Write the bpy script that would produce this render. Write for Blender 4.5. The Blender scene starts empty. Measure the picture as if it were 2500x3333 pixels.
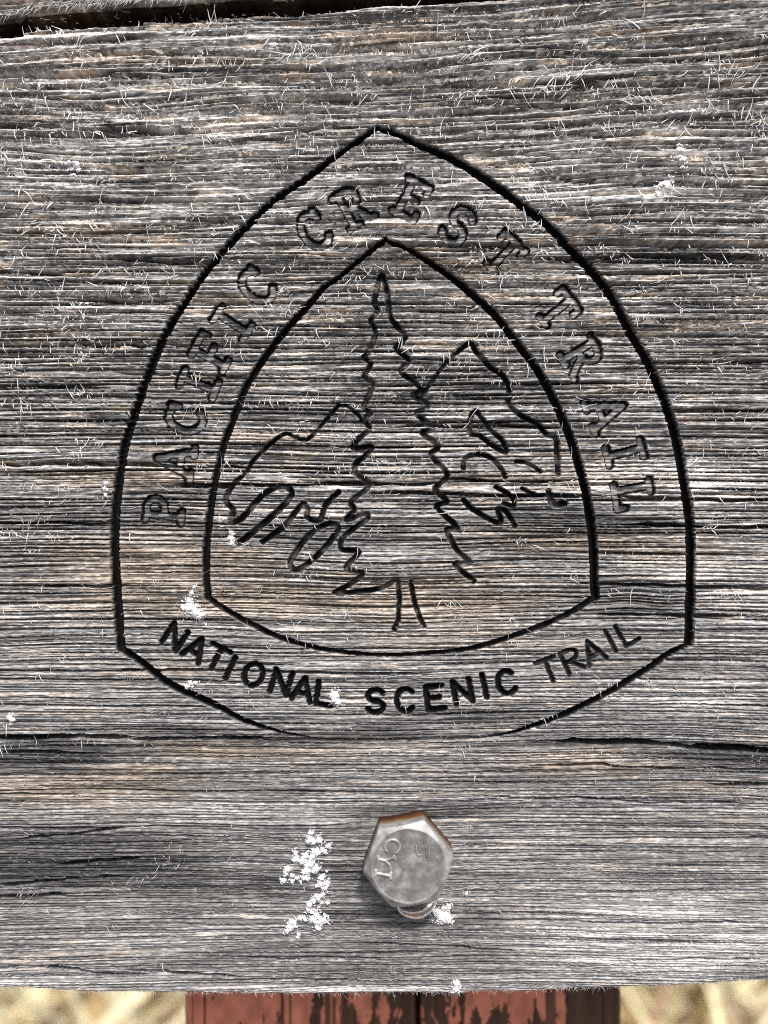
import bpy, math
import numpy as np

# ------------------------------------------------------------------ camera, sky, sun, exposure
scene = bpy.context.scene
MM = 0.001
S = 11.9                      # photograph pixels per millimetre on the board face
D = 233.0                     # camera distance to the board, mm
ZC = 0.80                     # height of the picture centre above the ground, m
CX, CY = 1250.0, 1666.5

cam_data = bpy.data.cameras.new("camera")
cam = bpy.data.objects.new("camera", cam_data)
scene.collection.objects.link(cam)
cam.location = (0.0, -D * MM, ZC)
cam.rotation_euler = (math.radians(90), 0, 0)
cam_data.sensor_fit = 'VERTICAL'
cam_data.sensor_height = 36.0
cam_data.lens = 36.0 * D / (3333.0 / S)
cam_data.clip_start = 0.005
cam_data.clip_end = 500.0
cam_data.dof.use_dof = True
cam_data.dof.focus_distance = D * MM
cam_data.dof.aperture_fstop = 5.5
scene.camera = cam

SUN_EL, SUN_AZ = math.radians(49), math.radians(165)   # azimuth from +Y clockwise
world = bpy.data.worlds.new("World")
scene.world = world
world.use_nodes = True
wn, wl = world.node_tree.nodes, world.node_tree.links
wn.clear()
sky = wn.new("ShaderNodeTexSky")
sky.sky_type = 'NISHITA'
sky.sun_disc = False
sky.sun_elevation = SUN_EL
sky.sun_rotation = SUN_AZ
sky.air_density = 0.6
sky.dust_density = 2.5
sky.ozone_density = 1.0
bg = wn.new("ShaderNodeBackground")
bg.inputs[1].default_value = 0.065
wo = wn.new("ShaderNodeOutputWorld")
wl.new(sky.outputs[0], bg.inputs[0])
wl.new(bg.outputs[0], wo.inputs[0])

sun_data = bpy.data.lights.new("sun", 'SUN')
sun_data.energy = 1.5
sun_data.angle = math.radians(11)
sun_data.color = (1.0, 0.97, 0.93)
sun = bpy.data.objects.new("sun", sun_data)
scene.collection.objects.link(sun)
from mathutils import Vector
sd = Vector((math.sin(SUN_AZ) * math.cos(SUN_EL), math.cos(SUN_AZ) * math.cos(SUN_EL), math.sin(SUN_EL)))
sun.rotation_euler = sd.to_track_quat('Z', 'Y').to_euler()

vs = scene.view_settings
vs.view_transform = 'Standard'
vs.look = 'None'
vs.gamma = 1.0
vs.use_curve_mapping = False
vs.exposure = 1.45
scene.cycles.use_denoising = False
scene.cycles.max_bounces = 6
scene.cycles.pixel_filter_type = 'BLACKMAN_HARRIS'
scene.cycles.filter_width = 1.05

# ------------------------------------------------------------------ helpers
rng = np.random.default_rng(7)
TAB = [rng.random((512, 512)).astype(np.float32) for _ in range(6)]

def vn(u, v, k=0):
    """smooth value noise 0..1"""
    t = TAB[k % 6]
    off = 37 * k
    fu, fv = np.floor(u), np.floor(v)
    iu, iv = fu.astype(np.int64) + off, fv.astype(np.int64) + off * 3
    u = (u - fu).astype(np.float32); v = (v - fv).astype(np.float32)
    u = u * u * (3 - 2 * u); v = v * v * (3 - 2 * v)
    a, b = iu & 511, (iu + 1) & 511
    c, d = iv & 511, (iv + 1) & 511
    return (t[a, c] * (1 - u) + t[b, c] * u) * (1 - v) + (t[a, d] * (1 - u) + t[b, d] * u) * v

def sstep(a, b, x):
    t = np.clip((x - a) / (b - a), 0, 1)
    return t * t * (3 - 2 * t)

def PX(px): return (np.asarray(px, float) - CX) / S       # picture -> mm on the board face
def PZ(py): return (CY - np.asarray(py, float)) / S

def link(o, parent=None):
    scene.collection.objects.link(o)
    if parent is not None:
        o.parent = parent
    return o

def tag(o, label, cat, group=None, kind=None):
    o["label"] = label
    if cat: o["category"] = cat
    if group: o["group"] = group
    if kind: o["kind"] = kind
    return o

def mesh_np(name, co, faces, mat, parent=None, color=None, attrs=None, smooth=False):
    """co (n,3) metres, faces (m,k) int array or list of such arrays"""
    me = bpy.data.meshes.new(name)
    if not isinstance(faces, list): faces = [faces]
    loops = np.concatenate([f.ravel() for f in faces]).astype(np.int32)
    tot = np.concatenate([np.full(len(f), f.shape[1]) for f in faces]).astype(np.int32)
    start = np.concatenate([[0], np.cumsum(tot)[:-1]]).astype(np.int32)
    me.vertices.add(len(co)); me.vertices.foreach_set("co", np.ascontiguousarray(co, np.float32).ravel())
    me.loops.add(len(loops)); me.loops.foreach_set("vertex_index", loops)
    me.polygons.add(len(tot)); me.polygons.foreach_set("loop_start", start); me.polygons.foreach_set("loop_total", tot)
    if color is not None:
        a = me.color_attributes.new("tone", 'FLOAT_COLOR', 'POINT')
        c = np.ones((len(co), 4), np.float32); c[:, :3] = color
        a.data.foreach_set("color", c.ravel())
    for k, v in (attrs or {}).items():
        a = me.attributes.new(k, 'FLOAT', 'POINT')
        a.data.foreach_set("value", np.ascontiguousarray(v, np.float32))
    me.update(calc_edges=True)
    if smooth:
        me.polygons.foreach_set("use_smooth", np.ones(len(tot), bool))
    me.materials.append(mat)
    return link(bpy.data.objects.new(name, me), parent)

def new_mat(name):
    m = bpy.data.materials.new(name)
    m.use_nodes = True
    return m, m.node_tree.nodes, m.node_tree.links, m.node_tree.nodes["Principled BSDF"]

# ------------------------------------------------------------------ materials
def mat_wood():
    m, n, l, p = new_mat("weathered_wood")
    at = n.new("ShaderNodeAttribute"); at.attribute_name = "tone"
    tc = n.new("ShaderNodeTexCoord")
    mp = n.new("ShaderNodeMapping"); mp.inputs["Scale"].default_value = (700, 700, 6500)
    nz = n.new("ShaderNodeTexNoise"); nz.inputs["Scale"].default_value = 1.0; nz.inputs["Detail"].default_value = 3.0
    rp = n.new("ShaderNodeMapRange"); rp.inputs[1].default_value = 0.25; rp.inputs[2].default_value = 0.75
    rp.inputs[3].default_value = 0.55; rp.inputs[4].default_value = 1.5
    mx = n.new("ShaderNodeVectorMath"); mx.operation = 'SCALE'
    l.new(tc.outputs["Object"], mp.inputs[0]); l.new(mp.outputs[0], nz.inputs[0]); l.new(nz.outputs[0], rp.inputs[0])
    l.new(at.outputs["Color"], mx.inputs[0]); l.new(rp.outputs[0], mx.inputs["Scale"])
    l.new(mx.outputs[0], p.inputs["Base Color"])
    p.inputs["Roughness"].default_value = 0.8
    p.inputs["Specular IOR Level"].default_value = 0.08
    return m

def mat_attr(name, rough=0.8, spec=0.2):
    m, n, l, p = new_mat(name)
    at = n.new("ShaderNodeAttribute"); at.attribute_name = "tone"
    l.new(at.outputs["Color"], p.inputs["Base Color"])
    p.inputs["Roughness"].default_value = rough
    p.inputs["Specular IOR Level"].default_value = spec
    return m

WOOD = mat_wood()
FIBRE = mat_attr("pale_wood_fibre", 0.6, 0.3)
POSTM = mat_attr("flaking_red_paint_and_wood", 0.6, 0.3)
GRASS = mat_attr("dry_straw", 0.6, 0.3)

# ------------------------------------------------------------------ carved drawing, traced in photograph pixels
STROKES = []   # (part name, label, [pts], [half widths mm], depth mm, stains and painted shade, flat)

def stroke(name, pts, w, depth, stain_shade, flat=False, key=None, close=False):
    pts = [tuple(p) for p in pts]
    if close: pts.append(pts[0])
    ws = w if isinstance(w, (list, tuple)) else [w] * len(pts)
    if name != "carved_letter" and len(pts) > 2:
        P_ = np.array(pts, float); W_ = np.array(ws, float)
        A_ = np.vstack([2 * P_[0] - P_[1], P_, 2 * P_[-1] - P_[-2]])
        if close: A_[0], A_[-1] = P_[-2], P_[1]
        q_, w_ = [], []
        for i_ in range(len(P_) - 1):
            p0, p1, p2, p3 = A_[i_:i_ + 4]
            for t_ in (0, .2, .4, .6, .8):
                q_.append(.5 * (2 * p1 + (p2 - p0) * t_ + (2 * p0 - 5 * p1 + 4 * p2 - p3) * t_ ** 2 + (3 * p1 - p0 - 3 * p2 + p3) * t_ ** 3)); w_.append(W_[i_] + (W_[i_ + 1] - W_[i_]) * t_)
        pts, ws = q_ + [P_[-1]], w_ + [W_[-1]]
    STROKES.append((key or name, name, np.array([(PX(a), PZ(b)) for a, b in pts], float), np.array(ws, float) / 2 / S, depth, stain_shade, flat))

OUT_L = [(1228,412),(1190,438),(1110,494),(1011,567),(903,639),(830,705),(722,820),(662,892),(601,983),(541,1079),(505,1158),(469,1248),(430,1365),(402,1457),(387,1553),(375,1662),(372,1782),(377,1903),(384,2005),(391,2108)]
OUT_B = [(391,2108),(451,2150),(553,2228),(698,2295),(799,2348),(934,2386),(1085,2408),(1250,2416),(1450,2410),(1628,2392),(1741,2361),(1847,2321),(1979,2255),(2112,2175),(2178,2129),(2243,2102)]
OUT_R = [(2243,2102),(2247,1996),(2250,1864),(2247,1731),(2238,1632),(2218,1512),(2188,1376),(2142,1249),(2102,1162),(2055,1083),(1996,970),(1929,884),(1870,824),(1784,731),(1691,659),(1598,592),(1479,519),(1372,473),(1299,436),(1228,412)]
IN_L = [(1255,778),(1192,826),(1114,892),(1053,935),(1011,983),(951,1049),(891,1121),(843,1188),(800,1260),(758,1366),(728,1445),(710,1517),(692,1601),(680,1692),(671,1782),(670,1873),(675,1945)]
IN_B = [(675,1945),(722,1978),(812,2029),(903,2072),(1023,2108),(1144,2126),(1270,2132),(1383,2127),(1515,2114),(1615,2089),(1747,2043),(1847,2000),(1940,1943)]
IN_R = [(1940,1943),(1936,1897),(1933,1797),(1923,1698),(1903,1579),(1877,1486),(1853,1415),(1814,1322),(1750,1202),(1684,1116),(1611,1023),(1538,957),(1465,897),(1386,844),(1319,804),(1255,778)]
stroke("carved_border", OUT_L, [22]*3+[28]*6+[33]*11, 2.8, 1.0, key="outer")
stroke("carved_border", OUT_B, [26,26,28,26,20,9,3,2,3,9,18,22,24,24,24,28], 1.9, 0.93, key="outer")
stroke("carved_border", OUT_R, [33]*16+[31,28,24,22], 2.9, 1.0, key="outer")
stroke("carved_border", IN_L, [19]*4+[26]*13, 2.6, 1.0, key="inner")
stroke("carved_border", IN_B, [22,22,22,20,18,15,14,16,18,20,21,21,24], 1.5, 0.85, key="inner")
stroke("carved_border", IN_R, [31]*8+[29]*4+[26,24,21,18], 2.8, 1.0, key="inner")

TL = [(1243,890),(1231,923),(1222,959),(1219,989),(1228,1013),(1207,1043),(1222,1085),(1201,1140),(1183,1164),(1207,1182),(1186,1224),(1213,1248),(1198,1290),(1183,1326),(1204,1345),(1186,1366),(1201,1396),(1162,1433),(1150,1460),(1210,1454),(1186,1487),(1162,1505),(1156,1541),(1204,1577),(1144,1632),(1153,1662),(1126,1692),(1186,1674),(1192,1692),(1120,1746),(1111,1788),(1168,1797),(1126,1849),(1180,1867),(1135,1905),(1090,1930),(1150,1928),(1240,1915),(1289,1888)]
TR = [(1243,890),(1256,930),(1263,977),(1270,1030),(1299,1070),(1319,1099),(1290,1129),(1306,1149),(1329,1172),(1306,1209),(1346,1242),(1372,1269),(1343,1288),(1386,1308),(1389,1330),(1356,1346),(1409,1393),(1376,1409),(1426,1453),(1403,1482),(1456,1545),(1416,1592),(1456,1632),(1422,1651),(1489,1718),(1456,1724),(1469,1758),(1492,1797),(1532,1834),(1482,1837),(1542,1892)]
stroke("carved_tree", TL, 20, 1.5, 0.85)
stroke("carved_tree", TR, 21, 1.5, 0.88)
stroke("carved_tree", [(1219,989),(1262,990)], 16, 1.2, 0.7)
stroke("carved_tree", [(1296,1892),(1337,1896),(1440,1893),(1542,1892)], 9, 0.9, 0.6)
stroke("carved_tree", [(1296,1892),(1299,1960),(1296,2016),(1283,2049)], 19, 1.5, 0.95)
stroke("carved_tree", [(1337,1896),(1345,1940),(1356,1983),(1379,2039)], 19, 1.5, 0.95)
stroke("carved_tree", [(1283,2046),(1330,2040),(1379,2039)], 10, 0.8, 0.5)
ML = [(1176,1372),(1168,1354),(1114,1315),(1072,1354),(1005,1427),(963,1424),(927,1412),(873,1451),(824,1499),(800,1541),(764,1571),(734,1626),(758,1662),(752,1698),(788,1686),(824,1644),(861,1607),(909,1583),(945,1595),(939,1626),(879,1686),(776,1770)]
stroke("carved_mountain", ML, [15]*7+[17]*4+[23]*11, 1.6, 0.96, key="mount_l")
stroke("carved_mountain", [(855,1764),(927,1710),(981,1644),(999,1656),(1002,1686),(1041,1692),(1060,1644),(1102,1601)], 21, 1.5, 0.95, key="mount_l")
stroke("carved_mountain", [(945,1830),(981,1770),(1023,1728),(1072,1704),(1102,1716),(1078,1758),(1023,1818),(975,1852),(950,1850)], 21, 1.5, 0.95, key="mount_l", close=True)
MR = [(1376,1288),(1406,1242),(1445,1189),(1492,1143),(1532,1116),(1551,1143),(1598,1196),(1631,1216),(1658,1262),(1654,1308),(1691,1348),(1750,1381),(1777,1411),(1810,1426),(1814,1486),(1817,1545)]
stroke("carved_mountain", MR, [16]*4+[21]*12, 1.6, 0.96, key="mount_r")
stroke("carved_mountain", [(1545,1336),(1528,1406),(1562,1419),(1608,1453),(1648,1472),(1635,1433),(1595,1399)], 19, 1.5, 0.95, key="mount_r", close=True)
stroke("carved_mountain", [(1509,1522),(1515,1492),(1555,1479),(1601,1492),(1635,1532),(1645,1552)], 19, 1.5, 0.95, key="mount_r")
stroke("carved_mountain", [(1681,1502),(1714,1506),(1761,1535)], 17, 1.5, 0.95, key="mount_r")
stroke("carved_mountain", [(1615,1585),(1661,1612),(1674,1645),(1641,1640)], 19, 1.5, 0.95, key="mount_r")
stroke("carved_mountain", [(1509,1628),(1548,1665),(1628,1704),(1621,1658),(1648,1665),(1676,1711)], 21, 1.5, 0.95, key="mount_r")
stroke("carved_mountain", [(1700,1590),(1745,1612)], 16, 1.5, 0.95, key="mount_r")
stroke("carved_mountain", [(1787,1600),(1800,1640),(1840,1638)], 23, 1.5, 0.95, key="mount_r")

def arc(cx, cy, rx, ry, a0, a1, n=9):
    return [(cx + rx * math.cos(math.radians(a0 + (a1 - a0) * i / (n - 1))), cy + ry * math.sin(math.radians(a0 + (a1 - a0) * i / (n - 1)))) for i in range(n)]

SERIF = {
 'P': [[(.25,0),(.25,1)],[(.05,1),(.25,1)]+arc(.5,.75,.33,.25,90,-90)+[(.25,.5)],[(.05,0),(.45,0)]],
 'A': [[(.05,0),(.5,1),(.95,0)],[(.25,.35),(.75,.35)],[(-.08,0),(.2,0)],[(.8,0),(1.08,0)]],
 'C': [arc(.52,.5,.44,.5,45,315,14),[(.86,1),(.86,.78)]],
 'I': [[(.5,0),(.5,1)],[(.2,0),(.8,0)],[(.2,1),(.8,1)]],
 'F': [[(.25,0),(.25,1)],[(.05,1),(.9,1),(.9,.82)],[(.25,.52),(.68,.52)],[(.05,0),(.45,0)]],
 'R': [[(.25,0),(.25,1)],[(.05,1),(.25,1)]+arc(.5,.76,.33,.24,90,-90)+[(.25,.52)],[(.5,.5),(.92,0),(1.05,0)],[(.05,0),(.45,0)]],
 'E': [[(.25,0),(.25,1)],[(.05,1),(.9,1),(.9,.82)],[(.25,.52),(.68,.52)],[(.05,0),(.9,0),(.9,.18)]],
 'S': [arc(.5,.74,.36,.26,20,270,10)+arc(.5,.24,.38,.26,90,-160,10)],
 'T': [[(.5,0),(.5,1)],[(.02,.8),(.02,1),(.98,1),(.98,.8)],[(.3,0),(.7,0)]],
 'L': [[(.25,0),(.25,1)],[(.05,1),(.45,1)],[(.05,0),(.9,0),(.9,.22)]],
}
SANS = {
 'N': [[(.08,0),(.08,1),(.92,0),(.92,1)]],
 'A': [[(.02,0),(.5,1),(.98,0)],[(.2,.33),(.8,.33)]],
 'T': [[(.5,0),(.5,1)],[(0,1),(1,1)]],
 'I': [[(.5,0),(.5,1)]],
 'O': [arc(.5,.5,.46,.5,0,360,16)],
 'L': [[(.12,1),(.12,0),(.9,0)]],
 'S': [arc(.5,.74,.38,.26,20,270,10)+arc(.5,.24,.4,.26,90,-160,10)],
 'C': [arc(.54,.5,.46,.5,45,315,14)],
 'E': [[(.92,1),(.1,1),(.1,0),(.92,0)],[(.1,.5),(.75,.5)]],
 'R': [[(.1,0),(.1,1),(.5,1)]+arc(.5,.76,.38,.24,90,-90)+[(.1,.52)],[(.45,.5),(.95,0)]],
}
def letter(ch, cx, cy, rot, h, w, sw, depth, stain_shade, font, idx, flat):
    c, s = math.cos(math.radians(rot)), math.sin(math.radians(rot))
    for poly in font[ch]:
        pts = []
        for u, v in poly:
            x, y = (u - .5) * w, (v - .5) * h
            pts.append((cx + x * c - y * s, cy - (x * s + y * c)))
        stroke("carved_letter", pts, sw, depth, stain_shade, flat, key="letter%d" % idx)

TOP = [('P',533,1656,84),('A',566,1500,80),('C',602,1362,76),('I',645,1248,69),('F',690,1142,63),('I',754,1049,57),('C',836,930,51),
       ('C',1022,748,36),('R',1146,672,30),('E',1340,645,-27),('S',1492,730,-35),('T',1640,826,-43),
       ('T',1815,1008,-52),('R',1896,1160,-59),('A',1976,1340,-69),('I',2036,1472,-76),('L',2064,1612,-81)]
LET = []
for i, (ch, x, y, r) in enumerate(TOP):
    letter(ch, x, y, r, 116, 92, 33, 1.5, 1.0 + 0.0 * (i in (0, 12, 13, 16)), SERIF, i, True)
    LET.append(ch)
BOT = [('N',568,2074,-33),('A',637,2113,-31),('T',704,2143,-27),('I',749,2174,-25),('O',824,2197,-21),('N',914,2222,-16),('A',985,2244,-12),('L',1056,2258,-8),
       ('S',1222,2283,0),('C',1318,2280,3),('E',1415,2272,7),('N',1506,2252,10),('I',1577,2234,13),('C',1648,2222,15),
       ('T',1787,2183,22),('R',1862,2152,25),('A',1930,2122,27),('I',1989,2088,28),('L',2042,2060,29)]
for i, (ch, x, y, r) in enumerate(BOT):
    sn = 0.9 if i < 14 else 0.8
    letter(ch, x, y, r, 74, 64, 22 if i < 14 else 18, 1.35 if i < 14 else 1.1, sn, SANS, 100 + i, False)

KEYS = []
for st in STROKES:
    if st[0] not in KEYS: KEYS.append(st[0])
KEYNAME = {st[0]: st[1] for st in STROKES}

# ------------------------------------------------------------------ boards
def spread(lo_f, hi_f, step, lo, hi, grow=1.22):
    a = list(np.arange(lo_f, hi_f + step * .5, step))
    s, x, right = step, a[-1], []
    while x < hi: s *= grow; x = min(x + s, hi); right.append(x)
    s, x, left = step, a[0], []
    while x > lo: s *= grow; x = max(x - s, lo); left.append(x)
    return np.array(left[::-1] + a + right)

def curve(pts, x):
    p = np.array(pts, float)
    return np.interp(x, PX(p[:, 0]), PZ(p[:, 1]))

BOT_EDGE = [(-4000,3150),(-400,3204),(0,3219),(100,3222),(358,3233),(600,3237),(900,3239),(1250,3238),(1600,3233),(1900,3225),(2034,3220),(2189,3217),(2334,3206),(2500,3196),(2900,3178),(6000,3120)]
TOP_EDGE = [(-4000,180),(-300,135),(0,113),(29,116),(70,110),(80,100),(145,92),(289,84),(453,76),(468,65),(578,60),(689,51),(800,48),(1115,27),(1281,8),(1507,-2),(1800,-14),(2500,-40),(6000,-160)]
UP_EDGE = [(-4000,95),(-300,70),(0,58),(55,56),(75,36),(193,24),(386,10),(560,2),(700,-12),(1100,-40),(1500,-62),(2500,-105),(6000,-230)]

# long drying checks (picture px): x0,y0,x1,y1,width px,depth mm
CHECKS = [(1300,268,2700,275,11,2.2),(-200,640,520,648,11,2.2),(1850,955,2700,960,12,2.2),(900,232,1900,215,10,2.2),(200,165,900,170,10,2.2),(1700,590,2600,600,10,2.2),(-200,1260,380,1262,10,2.0),(700,330,1250,322,11,2.2),(1400,500,2100,520,8,1.9),(-100,880,330,900,9,2.),(2150,1330,2700,1330,9,1.9),(-100,1700,380,1705,9,1.6),(-300,405,420,425,12,2.2),(250,425,640,430,20,2.0),(300,545,720,555,14,2.2),(700,470,1180,400,9,1.8),(-200,235,560,248,16,2.2),(900,158,1420,150,18,2.2),(0,345,420,350,10,1.8),
 (1450,345,2600,352,12,2.2),(1750,435,2700,432,13,2.2),(560,715,960,722,10,1.8),(1580,715,1860,712,9,1.8),(200,976,600,982,13,2.4),(600,982,1215,988,11,2.4),(300,838,700,848,10,1.8),(1600,838,2600,832,14,2.4),
 (-100,1125,560,1128,12,2.0),(480,1120,1100,1135,10,1.8),(1650,1060,2050,1072,10,1.8),(1300,1222,1680,1222,10,2.0),(360,1215,840,1220,11,1.8),(2000,1185,2600,1180,10,1.8),
 (-100,1510,720,1520,13,2.2),(640,1522,1160,1525,10,1.8),(600,1580,1500,1566,15,2.4),(1380,1562,1900,1570,10,2.2),(1150,1606,2000,1612,13,2.4),(1950,1612,2600,1630,13,2.0),(560,1575,760,1585,17,2.2),(1020,1570,1250,1572,16,2.4),
 (1250,1388,1860,1390,11,2.0),(2000,1710,2600,1720,12,1.8),(1850,1905,2600,1912,12,2.0),(1900,1998,2450,2010,13,1.8),(100,1910,420,1915,10,1.7),(300,2185,1500,2190,9,1.6),
 (-100,2400,460,2402,18,2.2),(400,2405,900,2400,16,2.0),(1780,2405,2200,2425,18,2.4),(2050,2422,2700,2458,24,2.6),(2250,2500,2700,2508,12,2.2),(1700,2492,2300,2500,9,1.8),
 (-100,2452,330,2448,14,1.8),(-100,2585,280,2588,8,1.6),(40,2735,420,2700,11,1.7),(-50,2880,420,2845,14,1.8),(180,2820,480,2795,18,1.6),(-100,2935,240,2900,16,1.8),
 (1500,2590,2500,2620,8,1.6),(2300,2555,2600,2552,12,1.7),(100,3150,460,3175,12,1.8),(400,3155,800,3185,13,1.8),(600,3190,1250,3198,9,1.6),(1150,3075,1700,3090,8,1.4),(1900,3005,2500,3000,7,1.4),(1900,3055,2300,3062,7,1.4),(2030,3120,2500,3120,8,1.4),
 (-50,3142,260,3155,10,1.6),(700,3110,1300,3128,7,1.4)]

# patches of the wood's own colour (picture px): cx,cy,rx,ry,amount ; tan wood and black mould stains
TANS = [(500,1830,520,130,.8),(1400,1950,600,110,.75),(700,1950,700,90,.7),(1850,1750,600,60,.7),(900,1430,260,30,.7),(400,1555,380,45,.7),(250,2540,500,110,.9),(800,2440,500,60,.7),(1900,2480,400,60,.7),(2200,1800,300,50,.6),
        (1900,1560,700,55,.5),(1550,860,450,30,.6),(350,760,350,40,.6),(1300,115,250,40,.5),(450,190,500,30,.5),(430,2180,400,60,.4),(1500,2070,500,50,.4),(2300,2560,300,40,.5)]
MOULD = [(150,2800,620,130,1.0),(60,2450,480,80,.9),(700,2880,500,90,.5),(2450,2460,450,45,.9),(1950,2420,350,25,.6),(1330,2640,330,40,.75),(1120,2830,160,130,.5),(1300,2985,500,60,.6),(600,2850,500,60,.5),(1150,1745,600,50,.5),(1900,1700,600,55,.7),
         (2050,1970,260,55,.6),(900,2390,700,45,.7),(1500,2330,400,40,.5),(1250,330,900,50,.5),(250,420,400,30,.6),(900,1330,500,40,.4),(1500,1260,600,70,.5),(300,1700,400,60,.3),(150,3175,400,25,.4),(1200,3120,900,50,.35),(400,60,900,25,.4),(2300,830,400,30,.5)]
SILVER = [(600,500,900,350,.35),(1900,500,900,350,.35),(2200,3050,700,190,.8),(250,3200,500,35,.8),(1250,3225,1300,18,.8),(2300,2260,400,70,.6),(2350,1880,350,120,.5),(1000,2620,500,50,.5),(1500,600,900,120,.25),(250,560,350,120,.3),(2200,1580,350,110,.6),(1300,3000,1300,150,.1)]

def warp(x, z):
    tilt = 0.055 * sstep(60, 140, z) - 0.0 * z
    bow = -((x / 105.0) ** 2) * 1.6 * sstep(-60, -135, z)
    w = z - tilt * x - bow
    w = w + 2.4 * (vn(x / 70 + 5, z / 34, 1) - .5) + 0.6 * (vn(x / 34, z / 12 + 3, 2) - .5) + 0.1 * (vn(x / 9, z / 4, 3) - .5)
    w = w + 1.8 * sstep(55, 95, z) * (vn(x / 38, z / 7, 4) - .5)
    # grain swirling round a small pin knot on the right
    kx, kz = (x - PX(2115)) / 12, (z - PZ(1950)) / 5
    w = w + .5 * np.exp(-(kx ** 2 + kz ** 2)) * np.sin(kx * 2.5)
    return w

def patch(lst, x, z, k):
    m = np.zeros_like(x)
    for i, (cx, cy, rx, ry, a) in enumerate(lst):
        dx, dz = (x - PX(cx)) / (rx / S), (z - PZ(cy)) / (ry / S)
        m = np.maximum(m, a * sstep(1.25, 0.2, np.sqrt(dx * dx + dz * dz)))
    n = vn(x / 14, z / 1.3, k) * .6 + vn(x / 5, z / .5, k + 1) * .4
    return np.clip(m * 1.6 * sstep(.12, .75, n + m * .25), 0, 1)

def grain(x, z, seed=0):
    """relief of the weathered face in mm and its colour"""
    w = warp(x, z) + seed * 57.0
    up = sstep(-85, 70, z)                     # coarser, more open weathering on the upper part
    h = 0.6 * (vn(x / 70, w / 3.1, 4) - .5)
    n1 = vn(x / 70, w / 1.1, 0)
    n2 = vn(x / 50, w / 0.55, 1)
    n3 = vn(x / 20, w / 0.4, 2)
    h = (h + (0.34 + .2 * up) * (n1 - .5) + 0.30 * (n2 - .5) + 0.15 * (n3 - .5)) * (.6 + .4 * up)
    # terraces where slivers have come off
    for lx, lw, k, th, am in ((40, 1.5, 5, .5, .34), (22, .9, 2, .52, .26), (12, .7, 0, .58, .2), (6, .5, 3, .62, .16)):
        h = h + am * (.55 + .85 * up) * (sstep(th, th + .035, vn(x / lx, w / lw, k)) - .5)
    h = h + 0.15 * (vn(x / .9, w / .4, 4) - .5) + .13 * (vn(x / 2.3, w / .5, 1) - .5)
    # open checks along the growth rings: thin, deep and nearly parallel
    wob = 1.5 * vn(x / 70, w / 2.9 + 3, 1) + .55 * vn(x / 28, w / 1.7, 5)
    for sp, wid, dp, gx_, gt, k in ((2.35, .21, 2.4, 44, .44, 2), (1.18, .14, 1.3, 26, .46, 0), (.71, .11, .7, 15, .50, 3), (.47, .09, .4, 12, .5, 5)):
        ph = w / sp + wob * (.9 / sp) + k * .37
        idn = np.floor(ph); dist = np.abs(ph - idn - .5) * sp
        gate = sstep(gt - .1, gt + .1, vn(x / gx_ + idn * 3.7, idn * 1.0 + .5, k))
        ww = wid * (.45 + 1.1 * vn(x / (gx_ * .4) + idn * 5.1, idn * 1.0 + .5, k + 1)) * (.75 + .6 * up if sp > 1 else .95)
        h = h - dp * (.7 + 1.5 * up if sp > 1 else .8 + .2 * up) * gate * np.clip(1 - (dist / ww) ** 4, 0, 1)
        # each strand between two checks weathers to a rounded ledge
        f_ = (ph + .5) % 1.0; am_ = (.16 * sp * (.25 + .75 * up) if sp > 2 else .09 * sp * (.8 + .3 * up))
        h = h + am_ * (.4 + 1.2 * vn(x / gx_ + idn * 2.3, idn * 1.0 + .5, k + 2)) * (np.sqrt(np.clip(1 - (2 * f_ - 1.15) ** 2 / 1.35, 0, 1)) - .6)
    # colour of the wood itself
    a = vn(x / 40, w / .42, 3); b = vn(x / 14, w / .3, 5); c = vn(x / 60, w / 3.4, 1); d = vn(x / 1.4, w / .33, 0)
    t = .27 * a + .30 * b + .15 * c + .28 * d
    t = np.clip((t - .5) * 2.3 + .5, 0, 1)
    val = (.115 - .015 * up) + (.32 + .16 * up) * t ** 1.6
    tan = patch(TANS, x, z, 0) * .9
    lightb = (.42 + .2 * up) * sstep(.66, .82, vn(x / 12, w / .9, 2))
    val = val * (1 + .7 * lightb) * (1 + .28 * up)
    tan = np.maximum(tan * .75, .8 * lightb)
    mould = patch(MOULD, x, z, 2)
    silver = patch(SILVER, x, z, 4)
    val = val * (1 - .66 * mould) * (1 + .5 * silver) + .05 * silver
    grey = np.stack([1.03 + 0 * val, 1.0 + 0 * val, .95 + 0 * val], -1)
    brown = np.stack([1.18 + 0 * val, .95 + 0 * val, .72 + 0 * val], -1)
    tn = (tan * (1 - mould) * (1 - .6 * silver))[..., None]
    col = val[..., None] * (grey * (1 - tn) + brown * tn * 1.1)
    return h, col

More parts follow.
